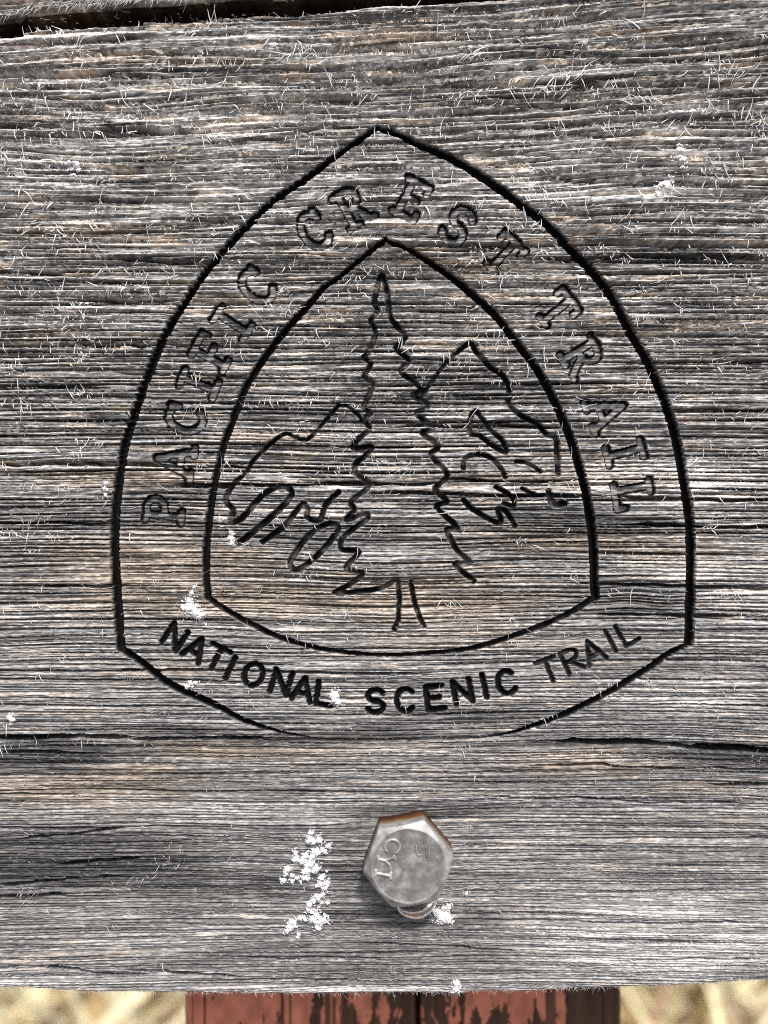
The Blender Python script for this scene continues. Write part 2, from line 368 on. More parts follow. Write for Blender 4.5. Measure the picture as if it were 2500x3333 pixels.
def carve(xs, Z):
    """groove depth (mm), stains and painted letter shade, part id on the vertex grid (rows x cols)"""
    R, C = Z.shape
    dep = np.zeros((R, C), np.float32); stn_shd = np.zeros((R, C), np.float32); pid = np.zeros((R, C), np.int32); best = np.full((R, C), -9, np.float32)
    calm = np.zeros((R, C), np.float32)
    for key in KEYS:
        sts = [q_ for q_ in STROKES if q_[0] == key]
        allp = np.concatenate([q_[2] for q_ in sts]); M = 3.0
        C0, C1 = np.searchsorted(xs, [allp[:, 0].min() - M, allp[:, 0].max() + M])
        zc = Z[:, (C0 + C1) // 2]
        R0, R1 = np.searchsorted(zc, [allp[:, 1].min() - M, allp[:, 1].max() + M])
        Q = np.full((R1 - R0, C1 - C0), 9., np.float32); Wd = np.zeros_like(Q); Dp = np.zeros_like(Q); St = np.zeros_like(Q)
        flat = sts[0][6]
        for _, name, pts, hw, depth, stain_shade, _f in sts:
            for j in range(len(pts) - 1):
                (ax, az), (bx, bz) = pts[j], pts[j + 1]
                wa, wb = hw[j], hw[j + 1]; m = max(wa, wb) + .7
                c0, c1 = np.searchsorted(xs, [min(ax, bx) - m, max(ax, bx) + m])
                r0, r1 = np.searchsorted(zc, [min(az, bz) - m - .5, max(az, bz) + m + .5])
                c0, c1, r0, r1 = max(c0, C0), min(c1, C1), max(r0, R0), min(r1, R1)
                if c1 <= c0 or r1 <= r0: continue
                X = xs[None, c0:c1]; ZZ = Z[r0:r1, c0:c1]
                L2 = (bx - ax) ** 2 + (bz - az) ** 2 + 1e-9
                t = np.clip(((X - ax) * (bx - ax) + (ZZ - az) * (bz - az)) / L2, 0, 1)
                d = np.sqrt((X - ax - t * (bx - ax)) ** 2 + (ZZ - az - t * (bz - az)) ** 2)
                w_ = np.maximum(wa + (wb - wa) * t, .05)
                q = d / w_
                sl_ = (slice(r0 - R0, r1 - R0), slice(c0 - C0, c1 - C0))
                sel = q < Q[sl_]
                Q[sl_][sel] = q[sel]; Wd[sl_][sel] = w_[sel]; Dp[sl_][sel] = depth; St[sl_][sel] = stain_shade
        X = np.broadcast_to(xs[None, C0:C1], Q.shape); ZZ = Z[R0:R1, C0:C1]
        rag = .14 * (vn((X + .7 * ZZ) / 1.9, (ZZ - .6 * X) / 2.9, 1) - .5) + .2 * (vn((X + .3 * ZZ) / .53, (ZZ - .2 * X) / .41, 2) - .5)
        if flat: rag = rag * 1.6
        q = Q + rag / np.maximum(Wd, .3)
        prof = sstep(1.0, .74, q) if flat else np.clip(1 - np.clip(q, 0, 1) ** 2.6, 0, 1)
        dd = (1.0 if flat else 1.2) * Dp * prof * (.85 + .3 * vn(X / 9, ZZ / 7, 3)) * np.clip(Wd / .8, .05, 1)
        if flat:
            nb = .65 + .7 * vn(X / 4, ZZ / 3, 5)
            ss = np.maximum(St * .25 * (q < 1), St * 1.5 * nb * sstep(1.03, .92, q) * sstep(.38, .68, q))  # dark ring along letter pocket walls paints in the edge shade
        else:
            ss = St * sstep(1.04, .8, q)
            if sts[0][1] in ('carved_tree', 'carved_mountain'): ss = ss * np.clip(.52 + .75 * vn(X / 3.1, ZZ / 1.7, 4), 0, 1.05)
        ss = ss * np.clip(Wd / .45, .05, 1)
        np.maximum(calm[R0:R1, C0:C1], sstep(1.9, 1.0, Q) * np.clip(Wd / .6, 0, 1), out=calm[R0:R1, C0:C1])
        np.maximum(dep[R0:R1, C0:C1], dd, out=dep[R0:R1, C0:C1])
        np.maximum(stn_shd[R0:R1, C0:C1], ss, out=stn_shd[R0:R1, C0:C1])
        p2 = pid[R0:R1, C0:C1]; b2 = best[R0:R1, C0:C1]
        sel = (q < 1.0) & (1 - q > b2); p2[sel] = KEYS.index(key) + 1; b2[sel] = (1 - q)[sel]
    return dep, stn_shd, pid, calm

def checks(x, z):
    """long drying checks, in mm"""
    h = np.zeros_like(x)
    for i, (x0, y0, x1, y1, wpx, dp) in enumerate(CHECKS):
        a0, b0, a1, b1 = PX(x0), PZ(y0), PX(x1), PZ(y1)
        c0, c1 = np.searchsorted(x[0], [a0, a1])
        zm = z[:, (c0 + c1) // 2]; r0, r1 = np.searchsorted(zm, [min(b0, b1) - 5, max(b0, b1) + 5])
        if c1 <= c0 or r1 <= r0: continue
        xx, zz = x[r0:r1, c0:c1], z[r0:r1, c0:c1]
        t = (xx - a0) / (a1 - a0)
        ends = sstep(-.02, .2, t) * sstep(1.02, .8, t)
        x1_ = xx[:1]
        line = b0 + (b1 - b0) * t + 1.1 * (vn(x1_ / 17 + i * 7.3, x1_ * 0 + i, 1) - .5) + .4 * (vn(x1_ / 4 + i * 3.1, x1_ * 0 + i, 2) - .5)
        hw = 1.25 * wpx / S / 2 * (.25 + .95 * vn(x1_ / 9 + i * 2.7, x1_ * 0 + i + .5, 3)) * ends + 1e-4
        h[r0:r1, c0:c1] = np.maximum(h[r0:r1, c0:c1], 3.6 * dp * ends * np.clip(1 - (np.abs(zz - line) / hw) ** 6, 0, 1))
    return h

THICK = 38.0
def board(xs, ts, zlo, zhi, seed, carved):
    zl = zlo + .18 * (vn(xs / 1.2, xs * 0 + 1, 0) - .5) + .35 * (vn(xs / 5, xs * 0 + 4, 1) - .5)
    zh = zhi + .25 * (vn(xs / 1.0, xs * 0 + 9, 2) - .5) + .5 * (vn(xs / 6, xs * 0 + 2, 3) - .5)
    Z = zl[None, :] + (zh - zl)[None, :] * ts[:, None]
    X = np.broadcast_to(xs[None, :], Z.shape)
    h, col = grain(X, Z, seed)
    pid = np.zeros(Z.shape, np.int32)
    if carved:
        h = h - checks(X, Z)
        dep, stn_shd, pid, calm = carve(xs, Z)
        h = h * (1 - .5 * calm) * (1 - .96 * np.clip(dep / .6, 0, 1) * np.clip(stn_shd * 1.3, .6, 1)) - dep
        sn = np.clip(stn_shd * (1.08 + .2 * vn((X + .4 * Z) / 3.3, (Z - .3 * X) / 2.1, 4)), 0, .995)[..., None]
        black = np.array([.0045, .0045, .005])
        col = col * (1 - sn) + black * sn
        # the bolt head beds into the wood
        bd = np.hypot(X - BOLT_X, Z - BOLT_Z)
        h = h * sstep(9.0, 14.5, bd) - .15 * sstep(12.5, 11.0, bd)
    r = 1.8
    for e in (Z - zl[None, :], zh[None, :] - Z):
        k = np.clip(1 - e / r, 0, 1); h = h - r * (1 - np.sqrt(np.clip(1 - k * k, 0, 1)))
    return X, Z, h, col, pid

BOLT_X, BOLT_Z = PX(1327), PZ(2774)

def board_object(name, xs, ts, zlo, zhi, seed, carved, label, cat):
    X, Z, h, col, pid = board(xs, ts, zlo, zhi, seed, carved)
    R, C = Z.shape
    # edge faces: carry the bottom and top edge back to the rear of the board
    back = np.array([3., 6., 10., 16., 24., 31., THICK])
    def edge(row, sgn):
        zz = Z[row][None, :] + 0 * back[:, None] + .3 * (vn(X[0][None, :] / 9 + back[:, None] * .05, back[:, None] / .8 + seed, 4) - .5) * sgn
        cc = np.repeat(col[row][None], len(back), 0) * .15 * np.array([1., .75, .55])  # edge colour darkened and browned so the gap reads as near-black shade
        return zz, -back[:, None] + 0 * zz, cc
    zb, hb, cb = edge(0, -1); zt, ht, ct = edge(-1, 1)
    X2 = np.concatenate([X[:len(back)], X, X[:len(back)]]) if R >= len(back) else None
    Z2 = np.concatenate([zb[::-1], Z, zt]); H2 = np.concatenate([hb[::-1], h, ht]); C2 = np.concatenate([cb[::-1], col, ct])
    P2 = np.concatenate([np.zeros((len(back), C), np.int32), pid, np.zeros((len(back), C), np.int32)])
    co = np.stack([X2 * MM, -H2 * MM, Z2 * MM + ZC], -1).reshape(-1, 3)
    cl = C2.reshape(-1, 3)
    n = X2.shape[0]
    i = np.arange(n - 1)[:, None] * C + np.arange(C - 1)[None, :]
    q = np.stack([i, i + 1, i + C + 1, i + C], -1).reshape(-1, 4)
    j = np.arange(C - 1)
    rear = np.stack([j, (n - 1) * C + j, (n - 1) * C + j + 1, j + 1], -1)
    fp = P2[:-1, :-1].ravel()
    fid = np.maximum.reduce([P2[:-1, :-1], P2[1:, :-1], P2[:-1, 1:], P2[1:, 1:]]).ravel()
    caps = [np.arange(n)[::-1].reshape(1, -1) * C, (np.arange(n) * C + C - 1).reshape(1, -1)]
    def sub(mask, nm, parent, extra=None):
        f = [q[mask]] + (extra or [])
        used = np.unique(np.concatenate([a.ravel() for a in f]))
        remap = np.zeros(len(co), np.int32); remap[used] = np.arange(len(used))
        return mesh_np(nm, co[used], [remap[a] for a in f], WOOD, parent, cl[used])
    root = sub(fid == 0, name, None, [rear] + caps)
    tag(root, label, cat)
    for k, key in enumerate(KEYS if carved else []):
        m = fid == k + 1
        if m.any():
            yield_name = KEYNAME[key]
            o = sub(m, yield_name, root)
            if key == "outer": o["label"] = "outer black carved line of the pointed emblem"
            if key == "inner": o["label"] = "inner black carved line round the tree and mountains"
            if key == "mount_l": o["label"] = "carved outline of the mountain left of the tree"
            if key == "mount_r": o["label"] = "carved outline of the mountain right of the tree"
    return root, X, Z, h, pid

xs = spread(-113, 113, .32, -330, 330)
ts = np.linspace(0, 1, 1640)
sign, GX, GZ, GH, GP = board_object("sign_board", xs, ts, curve(BOT_EDGE, xs), curve(TOP_EDGE, xs), 0, True,
    "weathered grey wooden sign board carved with a pointed tree and mountain emblem", "sign")
xs2 = spread(-113, 60, .4, -330, 330)
lo2 = curve(UP_EDGE, xs2)
t2 = np.concatenate([np.linspace(0, .07, 36), np.linspace(.07, 1, 60)[1:]])
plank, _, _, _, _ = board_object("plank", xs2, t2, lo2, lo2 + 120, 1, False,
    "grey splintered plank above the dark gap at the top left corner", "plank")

# ------------------------------------------------------------------ splinters and fibres standing off the face
def fibres(name, parent, x, z, y0, ang, length, lift, bend, rad, col, K=4):
    N = len(x); s = np.linspace(0, 1, K)[None, :]
    dx, dz = np.cos(ang)[:, None], np.sin(ang)[:, None]
    L = length[:, None]
    al = L * s * np.cos(lift)[:, None]; pe = L * bend[:, None] * s * s
    out = L * np.sin(lift)[:, None] * s * (1 - .35 * s)
    px = x[:, None] + al * dx - pe * dz; pz = z[:, None] + al * dz + pe * dx; py = -(y0[:, None] - .08 + out)
    r = rad[:, None] * (1 - .75 * s ** 1.5)
    vs_ = []
    for k in range(3):
        a = 2 * math.pi * k / 3
        vs_.append(np.stack([px - dz * r * math.cos(a), py + r * math.sin(a), pz + dx * r * math.cos(a)], -1))
    co = np.stack(vs_, 2).reshape(-1, 3) * MM
    co[:, 2] += ZC
    base = (np.arange(N) * K * 3)[:, None, None]
    kk = np.arange(K - 1)[None, :, None] * 3; jj = np.arange(3)[None, None, :]
    a = base + kk + jj; b = base + kk + (jj + 1) % 3
    f = np.stack([a, b, b + 3, a + 3], -1).reshape(-1, 4)
    c = np.repeat(col, K * 3, 0)
    o = mesh_np(name, co, f, FIBRE, parent, c)
    o["kind"] = "stuff"
    return o

def hgt(x, z):
    c = np.clip(np.searchsorted(xs, x), 0, len(xs) - 1)
    zl, zh = GZ[0, c], GZ[-1, c]
    r = np.clip(np.round((z - zl) / (zh - zl) * (len(ts) - 1)).astype(int), 0, len(ts) - 1)
    return GH[r, c]

def on_groove(x, z):
    c = np.clip(np.searchsorted(xs, x), 0, len(xs) - 1)
    rr = np.clip(np.round((z - GZ[0, c]) / (GZ[-1, c] - GZ[0, c]) * (len(ts) - 1)).astype(int), 0, len(ts) - 1)
    return GP[rr, c] > 0

def pick(n, dens, tries=3):
    X, Zs = [], []
    while len(X) < n:
        x = rng.uniform(-112, 112, n * 2); py = rng.uniform(20, 3232, n * 2)
        d = np.interp(py, [p[0] for p in dens], [p[1] for p in dens])
        ok = (rng.random(n * 2) < d) & ~on_groove(x, PZ(py)) & (np.hypot(x - BOLT_X, PZ(py) - BOLT_Z) > 13.5)
        X += list(x[ok]); Zs += list(PZ(py[ok]))
    return np.array(X[:n]), np.array(Zs[:n])

DENS = [(0,.9),(300,1.),(900,.95),(1500,.6),(2100,.5),(2400,.36),(2700,.2),(3100,.22),(3200,.4)]
# single fibres
def lip(x, z): return hgt(x, z) - hgt(x, z + .7)
def best_of(n, dens, k=4):
    bx, bz = pick(n, dens); bh = lip(bx, bz)
    for _ in range(k - 1):
        x, z = pick(n, dens); h = lip(x, z); m = h > bh
        bx[m], bz[m], bh[m] = x[m], z[m], h[m]
    return bx, bz
x1, z1 = best_of(2100, DENS)
# tufts along the lower lips of ridges
cx, cz = best_of(620, DENS)
cn = rng.integers(4, 16, len(cx)); ci = np.repeat(np.arange(len(cx)), cn)
x2 = cx[ci] + rng.normal(0, 2.4, len(ci)); z2 = cz[ci] + rng.normal(0, .3, len(ci))
x = np.concatenate([x1, x2]); z = np.concatenate([z1, z2]); N = len(x)
okf = ~on_groove(x, z) & (np.hypot(x - BOLT_X, z - BOLT_Z) > 13.5)
z = np.minimum(z, np.interp(x, xs, GZ[-1]) - .3); z = np.maximum(z, np.interp(x, xs, GZ[0]) + .2)
tilt = np.concatenate([rng.normal(0, .55, len(x1)), (rng.normal(0, .4, len(cx))[ci] + rng.normal(0, .3, len(ci)))])
down = np.where(rng.random(N) < .72, -math.pi / 2, math.pi / 2)
ang = down + tilt
flatm = rng.random(N) < .16
ang[flatm] = rng.normal(0, .35, flatm.sum()) + (rng.random(flatm.sum()) < .5) * math.pi
topw = np.interp(z, [PZ(3200), PZ(2500), PZ(600), PZ(0)], [.6, .75, 1.0, 1.15])
length = np.clip(rng.lognormal(.3, .62, N), .4, 6) * topw
lift = np.abs(rng.normal(.35, .3, N))
bend = rng.normal(0, .28, N)
rad = rng.uniform(.045, .125, N) * rng.uniform(.7, 1.3, N) * np.interp(z, [PZ(2400), PZ(1500), PZ(700)], [.95, 1.35, 1.95])
tone = rng.uniform(.7, .97, N)
colf = np.stack([tone, tone * .985, tone * .95], -1)
tanf = rng.random(N) < .07; colf[tanf] *= np.array([.95, .85, .68])
fibres("wood_fibre", sign, *[q_[okf] for q_ in (x, z, hgt(x, z), ang, length, lift, bend, rad, colf)])
# short fuzz lying along the grain
xf, zf = best_of(15000, [(0, .8), (1600, .8), (2600, .9), (3230, 1.)], 2)
N = len(xf)
ang = rng.normal(0, .5, N) + (rng.random(N) < .5) * math.pi
tone = rng.uniform(.3, .75, N)
fibres("wood_fuzz", sign, xf, zf, hgt(xf, zf), ang, rng.lognormal(-.25, .45, N), np.abs(rng.normal(.2, .15, N)), rng.normal(0, .3, N), rng.uniform(.03, .06, N), np.stack([tone, tone * .98, tone * .93], -1), K=3)
# fuzz on the bottom edge and on the lip of the upper plank
N = 900
xe = rng.uniform(-112, 112, N); ze = np.interp(xe, xs, GZ[0]) + rng.uniform(0, .7, N)
ang = -math.pi / 2 + rng.normal(0, .8, N); tone = rng.uniform(.45, .8, N)
fibres("edge_fuzz", sign, xe, ze, hgt(xe, ze) * .6 - .2, ang, rng.lognormal(-.3, .5, N), np.abs(rng.normal(.2, .2, N)), rng.normal(0, .3, N), rng.uniform(.04, .07, N), np.stack([tone, tone * .98, tone * .94], -1), K=3)
N = 260
xe = rng.uniform(-112, -50, N); ze = np.interp(xe, xs2, lo2) + rng.uniform(.2, 2.2, N)
ang = -math.pi / 2 - .5 + rng.normal(0, .3, N); tone = rng.uniform(.5, .85, N)
fibres("wood_fibre", plank, xe, ze, np.full(N, -.1), ang, rng.lognormal(.4, .4, N), np.abs(rng.normal(.2, .2, N)), rng.normal(-.2, .2, N), rng.uniform(.05, .1, N), np.stack([tone, tone * .98, tone * .94], -1))

# ------------------------------------------------------------------ post behind the board
def build_post():
    fac = (D + THICK) / D
    xl, xr = PX(590) * fac, PX(2035) * fac
    edge_z = PZ(3236) * fac
    xg = np.linspace(xl, xr, 420)
    zg = np.concatenate([[-ZC * 1000 - 60, -500, -300], np.linspace(edge_z - 45, edge_z + 25, 190), [0, 60, 170]])
    X, Z = np.meshgrid(xg, zg)
    rel = lambda px: PX(px) * fac
    n = .5 * vn(X / 3.2, Z / 9, 0) + .3 * vn(X / 1.1, Z / 5, 1) + .2 * vn(X / .6, Z / 1.2, 2)
    px = X / fac * S + CX
    bias = np.interp(px, [590,700,760,1000,1100,1150,1250,1300,1355,1365,1440,1500,1600,1700,1840,1850,2035], [.28,.26,.2,.2,.1,.0,.12,.0,-.25,-.1,.02,-.08,.0,.06,.12,-.4,-.5])
    zrel = (Z - edge_z)
    paint = sstep(.44, .5, n + bias - .10 * sstep(-3, -12, zrel) + .0)
    streak = vn(X / 1.3, Z / 40, 3)
    paint = paint * (1 - sstep(.80, .86, streak) * .9)
    g = vn(X / .7, Z / 30, 4) * .6 + vn(X / .35, Z / 8, 5) * .4
    h = .35 * paint * (.9 + .2 * vn(X / 2, Z / 2, 1)) + .9 * (g - .5) * (1 - .75 * paint)
    crack = sstep(1.1, .2, np.abs(X - rel(1362) - .6 * (vn(Z / 8, Z * 0, 2) - .5)))
    h = h - 5 * crack
    r = 5.0
    e = np.minimum(X - xl, xr - X); k = np.clip(1 - e / r, 0, 1); h = h - r * (1 - np.sqrt(np.clip(1 - k * k, 0, 1))) 
    wood = np.stack([.085 * (.4 + 1.5 * g), .045 * (.4 + 1.5 * g), .026 * (.4 + 1.5 * g)], -1)
    pv = .75 + .5 * vn(X / 2.5, Z / 4, 3)
    red = np.stack([.72 * pv, .25 * pv, .15 * pv], -1)
    pm = (paint * (1 - crack))[..., None]
    col = wood * (1 - pm) + red * pm
    col = col * (1 - .8 * crack[..., None])
    Y = THICK + 1.2 - h
    R, C = X.shape
    # sides and rear
    sides = [(xl, 25.), (xl, 75.), (xl, 141.), (xr, 141.), (xr, 75.), (xr, 25.)]
    Xs = np.concatenate([np.full((R, 3), xl)] + [X] + [np.full((R, 3), xr)], 1)
    Ys = np.concatenate([np.tile(THICK + np.array([[141., 75., 25.]]), (R, 1)), Y, np.tile(THICK + np.array([[25., 75., 141.]]), (R, 1))], 1)
    Zs = np.concatenate([np.repeat(Z[:, :1], 3, 1), Z, np.repeat(Z[:, :1], 3, 1)], 1)
    cs = np.concatenate([np.repeat(col[:, :1], 3, 1), col, np.repeat(col[:, -1:], 3, 1)], 1)
    R, C = Xs.shape
    i = np.arange(R - 1)[:, None] * C + np.arange(C)[None, :]
    j = np.arange(R - 1)[:, None] * C + (np.arange(C)[None, :] + 1) % C
    q = np.stack([i, j, j + C, i + C], -1).reshape(-1, 4)
    top = ((R - 1) * C + np.arange(C)).reshape(1, -1)
    co = np.stack([Xs * MM, Ys * MM, Zs * MM + ZC], -1).reshape(-1, 3)
    o = mesh_np("post", co, [q, top], POSTM, None, cs.reshape(-1, 3))
    tag(o, "square wooden post with flaking brick red paint behind the board", "post")
build_post()

# ------------------------------------------------------------------ bolt
def mat_bolt():
    m, n, l, p = new_mat("weathered_zinc")
    at = n.new("ShaderNodeAttribute"); at.attribute_name = "rust"
    tc = n.new("ShaderNodeTexCoord")
    nz = n.new("ShaderNodeTexNoise"); nz.inputs["Scale"].default_value = 330; nz.inputs["Detail"].default_value = 6
    n2 = n.new("ShaderNodeTexNoise"); n2.inputs["Scale"].default_value = 1500; n2.inputs["Detail"].default_value = 3
    l.new(tc.outputs["Object"], nz.inputs[0]); l.new(tc.outputs["Object"], n2.inputs[0])
    cr = n.new("ShaderNodeValToRGB")
    e = cr.color_ramp.elements
    e[0].position = .30; e[0].color = (.18, .175, .165, 1); e[1].position = .64; e[1].color = (.50, .49, .47, 1)
    l.new(nz.outputs[0], cr.inputs[0])
    sub = n.new("ShaderNodeMath"); sub.operation = 'ADD'
    l.new(at.outputs["Fac"], sub.inputs[0])
    mm_ = n.new("ShaderNodeMath"); mm_.operation = 'MULTIPLY_ADD'; mm_.inputs[1].default_value = .55; mm_.inputs[2].default_value = -.27
    l.new(nz.outputs[0], mm_.inputs[0]); l.new(mm_.outputs[0], sub.inputs[1])
    rr = n.new("ShaderNodeValToRGB")
    e = rr.color_ramp.elements
    e[0].position = .30; e[0].color = (.28, .30, .32, 1)
    e[1].position = .95; e[1].color = (.04, .010, .006, 1)
    k = rr.color_ramp.elements.new(.48); k.color = (.20, .12, .04, 1)
    k = rr.color_ramp.elements.new(.7); k.color = (.12, .042, .013, 1)
    l.new(sub.outputs[0], rr.inputs[0])
    st = n.new("ShaderNodeMapRange"); st.inputs[1].default_value = .25; st.inputs[2].default_value = .42
    l.new(sub.outputs[0], st.inputs[0])
    mx = n.new("ShaderNodeMix"); mx.data_type = 'RGBA'
    l.new(st.outputs[0], mx.inputs[0]); l.new(cr.outputs[0], mx.inputs[6]); l.new(rr.outputs[0], mx.inputs[7])
    ga = n.new("ShaderNodeAttribute"); ga.attribute_name = "grime"
    gm = n.new("ShaderNodeMapRange"); gm.inputs[1].default_value = .36; gm.inputs[2].default_value = .62; gm.inputs[3].default_value = 1.5; gm.inputs[4].default_value = .35
    n3 = n.new("ShaderNodeTexNoise"); n3.inputs["Scale"].default_value = 420; n3.inputs["Detail"].default_value = 8; n3.inputs["Roughness"].default_value = .7
    l.new(tc.outputs["Object"], n3.inputs[0]); l.new(n3.outputs[0], gm.inputs[0])
    gmul = n.new("ShaderNodeMath"); gmul.operation = 'MULTIPLY'; l.new(ga.outputs["Fac"], gmul.inputs[0]); l.new(gm.outputs[0], gmul.inputs[1])
    gmx = n.new("ShaderNodeMix"); gmx.data_type = 'RGBA'; gmx.inputs[7].default_value = (.15, .147, .14, 1)
    l.new(gmul.outputs[0], gmx.inputs[0]); l.new(mx.outputs[2], gmx.inputs[6])
    l.new(gmx.outputs[2], p.inputs["Base Color"])
    inv = n.new("ShaderNodeMapRange"); inv.inputs[1].default_value = .3; inv.inputs[2].default_value = .5; inv.inputs[3].default_value = .3; inv.inputs[4].default_value = 0.
    l.new(sub.outputs[0], inv.inputs[0]); l.new(inv.outputs[0], p.inputs["Metallic"])
    ro = n.new("ShaderNodeMapRange"); ro.inputs[3].default_value = .32; ro.inputs[4].default_value = .6
    l.new(nz.outputs[0], ro.inputs[0]); l.new(ro.outputs[0], p.inputs["Roughness"])
    bp = n.new("ShaderNodeBump"); bp.inputs["Strength"].default_value = .12; bp.inputs["Distance"].default_value = .0003
    l.new(n2.outputs[0], bp.inputs["Height"]); l.new(bp.outputs[0], p.inputs["Normal"])
    return m
BOLT = mat_bolt()
HB, RB, RC = 9.2, 12.3, 9.8
root = bpy.data.objects.new("bolt", None)
root.empty_display_size = .01
link(root)
root.location = (BOLT_X * MM, 0, BOLT_Z * MM + ZC)
tag(root, "grey galvanised hex bolt head with rusty sides and raised letters", "bolt")

def bolt_head():
    A = 180
    th = np.arange(A) / A * 2 * math.pi
    v0 = math.radians(70)
    ph = ((th - v0) % (math.pi / 3)) - math.pi / 6
    rh = RB * math.cos(math.pi / 6) / np.cos(ph)
    rh = np.minimum(rh, RB * .985)
    rings = []
    def ring(r, h, rust): rings.append((r * np.cos(th), r * np.sin(th), h + 0 * th, rust + 0 * th))
    chamf = lambda r: HB - np.clip(r - RC, 0, None) * math.tan(math.radians(31))
    # bottom -> top
    ring(rh, -2.0, .98)
    top_side = chamf(rh)
    for f in (0, .12, .25, .4, .55, .7, .85, .95):
        ring(rh, f * top_side, np.interp(f, [0, .2, .45, .62, .8, 1], [.98, .85, .6, .36, .18, .08]))
    ring(rh * .997, top_side - .02, .08); ring(rh * .985, top_side + .07, .06)
    for f in (.75, .5, .25):
        r = RC + (rh * .985 - RC) * f; ring(r, chamf(r) + .04, .12)
    ring(RC * np.ones(A), HB, .14)
    for r in (9.7, 9.2, 8.2, 7, 5.5, 4, 2.5, 1.2): ring(r * np.ones(A), HB - .16 * sstep(9.9, 9.2, np.array(r)) - .25 * (1 - (r / 9.2) ** 2) * (r < 9.2), .1)
    V = np.stack([np.stack(r, -1) for r in rings], 0)
    n = len(rings)
    co = np.stack([V[..., 0], -V[..., 2], V[..., 1]], -1).reshape(-1, 3)
    i = np.arange(n - 1)[:, None] * A + np.arange(A)[None, :]; j = np.arange(n - 1)[:, None] * A + (np.arange(A)[None, :] + 1) % A
    q = np.stack([i, j, j + A, i + A], -1).reshape(-1, 4)
    cap = ((n - 1) * A + np.arange(A)).reshape(1, -1)
    o = mesh_np("head", co * MM, [q, cap], BOLT, root, attrs={"rust": V[..., 3].ravel(), "grime": (.62 * sstep(RC + .05, RC - .35, np.hypot(V[..., 0], V[..., 1])) * (V[..., 2] > HB - 1)).ravel()}, smooth=True)
    me = o.data
    me.set_sharp_from_angle(angle=math.radians(22))
bolt_head()

def tube(paths, rad, squash=1.0, seg=8):
    """rounded raised strokes in head-face mm coordinates"""
    cos, fs, off = [], [], 0
    for p in paths:
        p = np.array(p, float); n = len(p)
        d = np.gradient(p, axis=0); d /= np.linalg.norm(d, axis=1)[:, None] + 1e-9
        nr = np.stack([-d[:, 1], d[:, 0]], -1)
        P = np.concatenate([p[:1] - d[:1] * rad * .8, p, p[-1:] + d[-1:] * rad * .8]); NR = np.concatenate([nr[:1], nr, nr[-1:]])
        rr = np.concatenate([[rad * .35], np.full(n, rad), [rad * .35]])
        for k in range(seg):
            pass
        a = np.arange(seg) / seg * 2 * math.pi
        x = P[:, None, 0] + NR[:, None, 0] * rr[:, None] * np.cos(a)[None, :]
        z = P[:, None, 1] + NR[:, None, 1] * rr[:, None] * np.cos(a)[None, :]
        y = -(HB - .22 + squash * rr[:, None] * np.sin(a)[None, :])
        cos.append(np.stack([x, y, z], -1).reshape(-1, 3))
        m = len(P)
        i = np.arange(m - 1)[:, None] * seg + np.arange(seg)[None, :]; j = np.arange(m - 1)[:, None] * seg + (np.arange(seg)[None, :] + 1) % seg
        fs.append(np.stack([i, j, j + seg, i + seg], -1).reshape(-1, 4) + off)
        off += m * seg
    return np.concatenate(cos), np.concatenate(fs)

def hp(zx, zy):   # zoomed crop pixel of the bolt -> head-face mm (front plane is nearer the lens)
    px, py = 1100 + zx * .3014, 2550 + zy * .3014
    f = (D - HB) / D
    return (PX(px) * f - BOLT_X, PZ(py) * f - BOLT_Z)
def seg_(pts, n=6):
    pts = np.array([hp(*p) for p in pts]); out = []
    for a, b in zip(pts[:-1], pts[1:]):
        out += [a + (b - a) * t for t in np.linspace(0, 1, n, endpoint=False)]
    return out + [pts[-1]]
LETTERS = [
 ("C", [[hp(590 + 80 * math.cos(math.radians(t)), 688 + 76 * math.sin(math.radians(t))) for t in np.linspace(-222, 62, 26)]], .42),
 ("Y", [seg_([(432, 818), (510, 838), (612, 800)]), seg_([(510, 838), (556, 880), (572, 940)]), seg_([(432, 790), (432, 850)]), seg_([(606, 785), (614, 825)])], .42),
 ("I", [seg_([(415, 975), (570, 1000)]), seg_([(410, 940), (405, 1005)]), seg_([(572, 965), (568, 1035)])], .48),
]
for ch, paths, r in LETTERS:
    c, f = tube(paths, r, .8)
    o = mesh_np("raised_letter", c * MM, f, BOLT, root, attrs={"rust": np.full(len(c), .0)}, smooth=True)
    o["label"] = "raised letter %s on the bolt face" % ch
c, f = tube([seg_([(848, 675), (850, 735), (862, 778), (900, 775), (912, 680)]), seg_([(948, 690), (960, 790), (980, 795), (992, 760), (990, 700)])], .17, .9, 6)
mesh_np("raised_mark", c * MM, f, BOLT, root, attrs={"rust": np.full(len(c), .1)}, smooth=True)

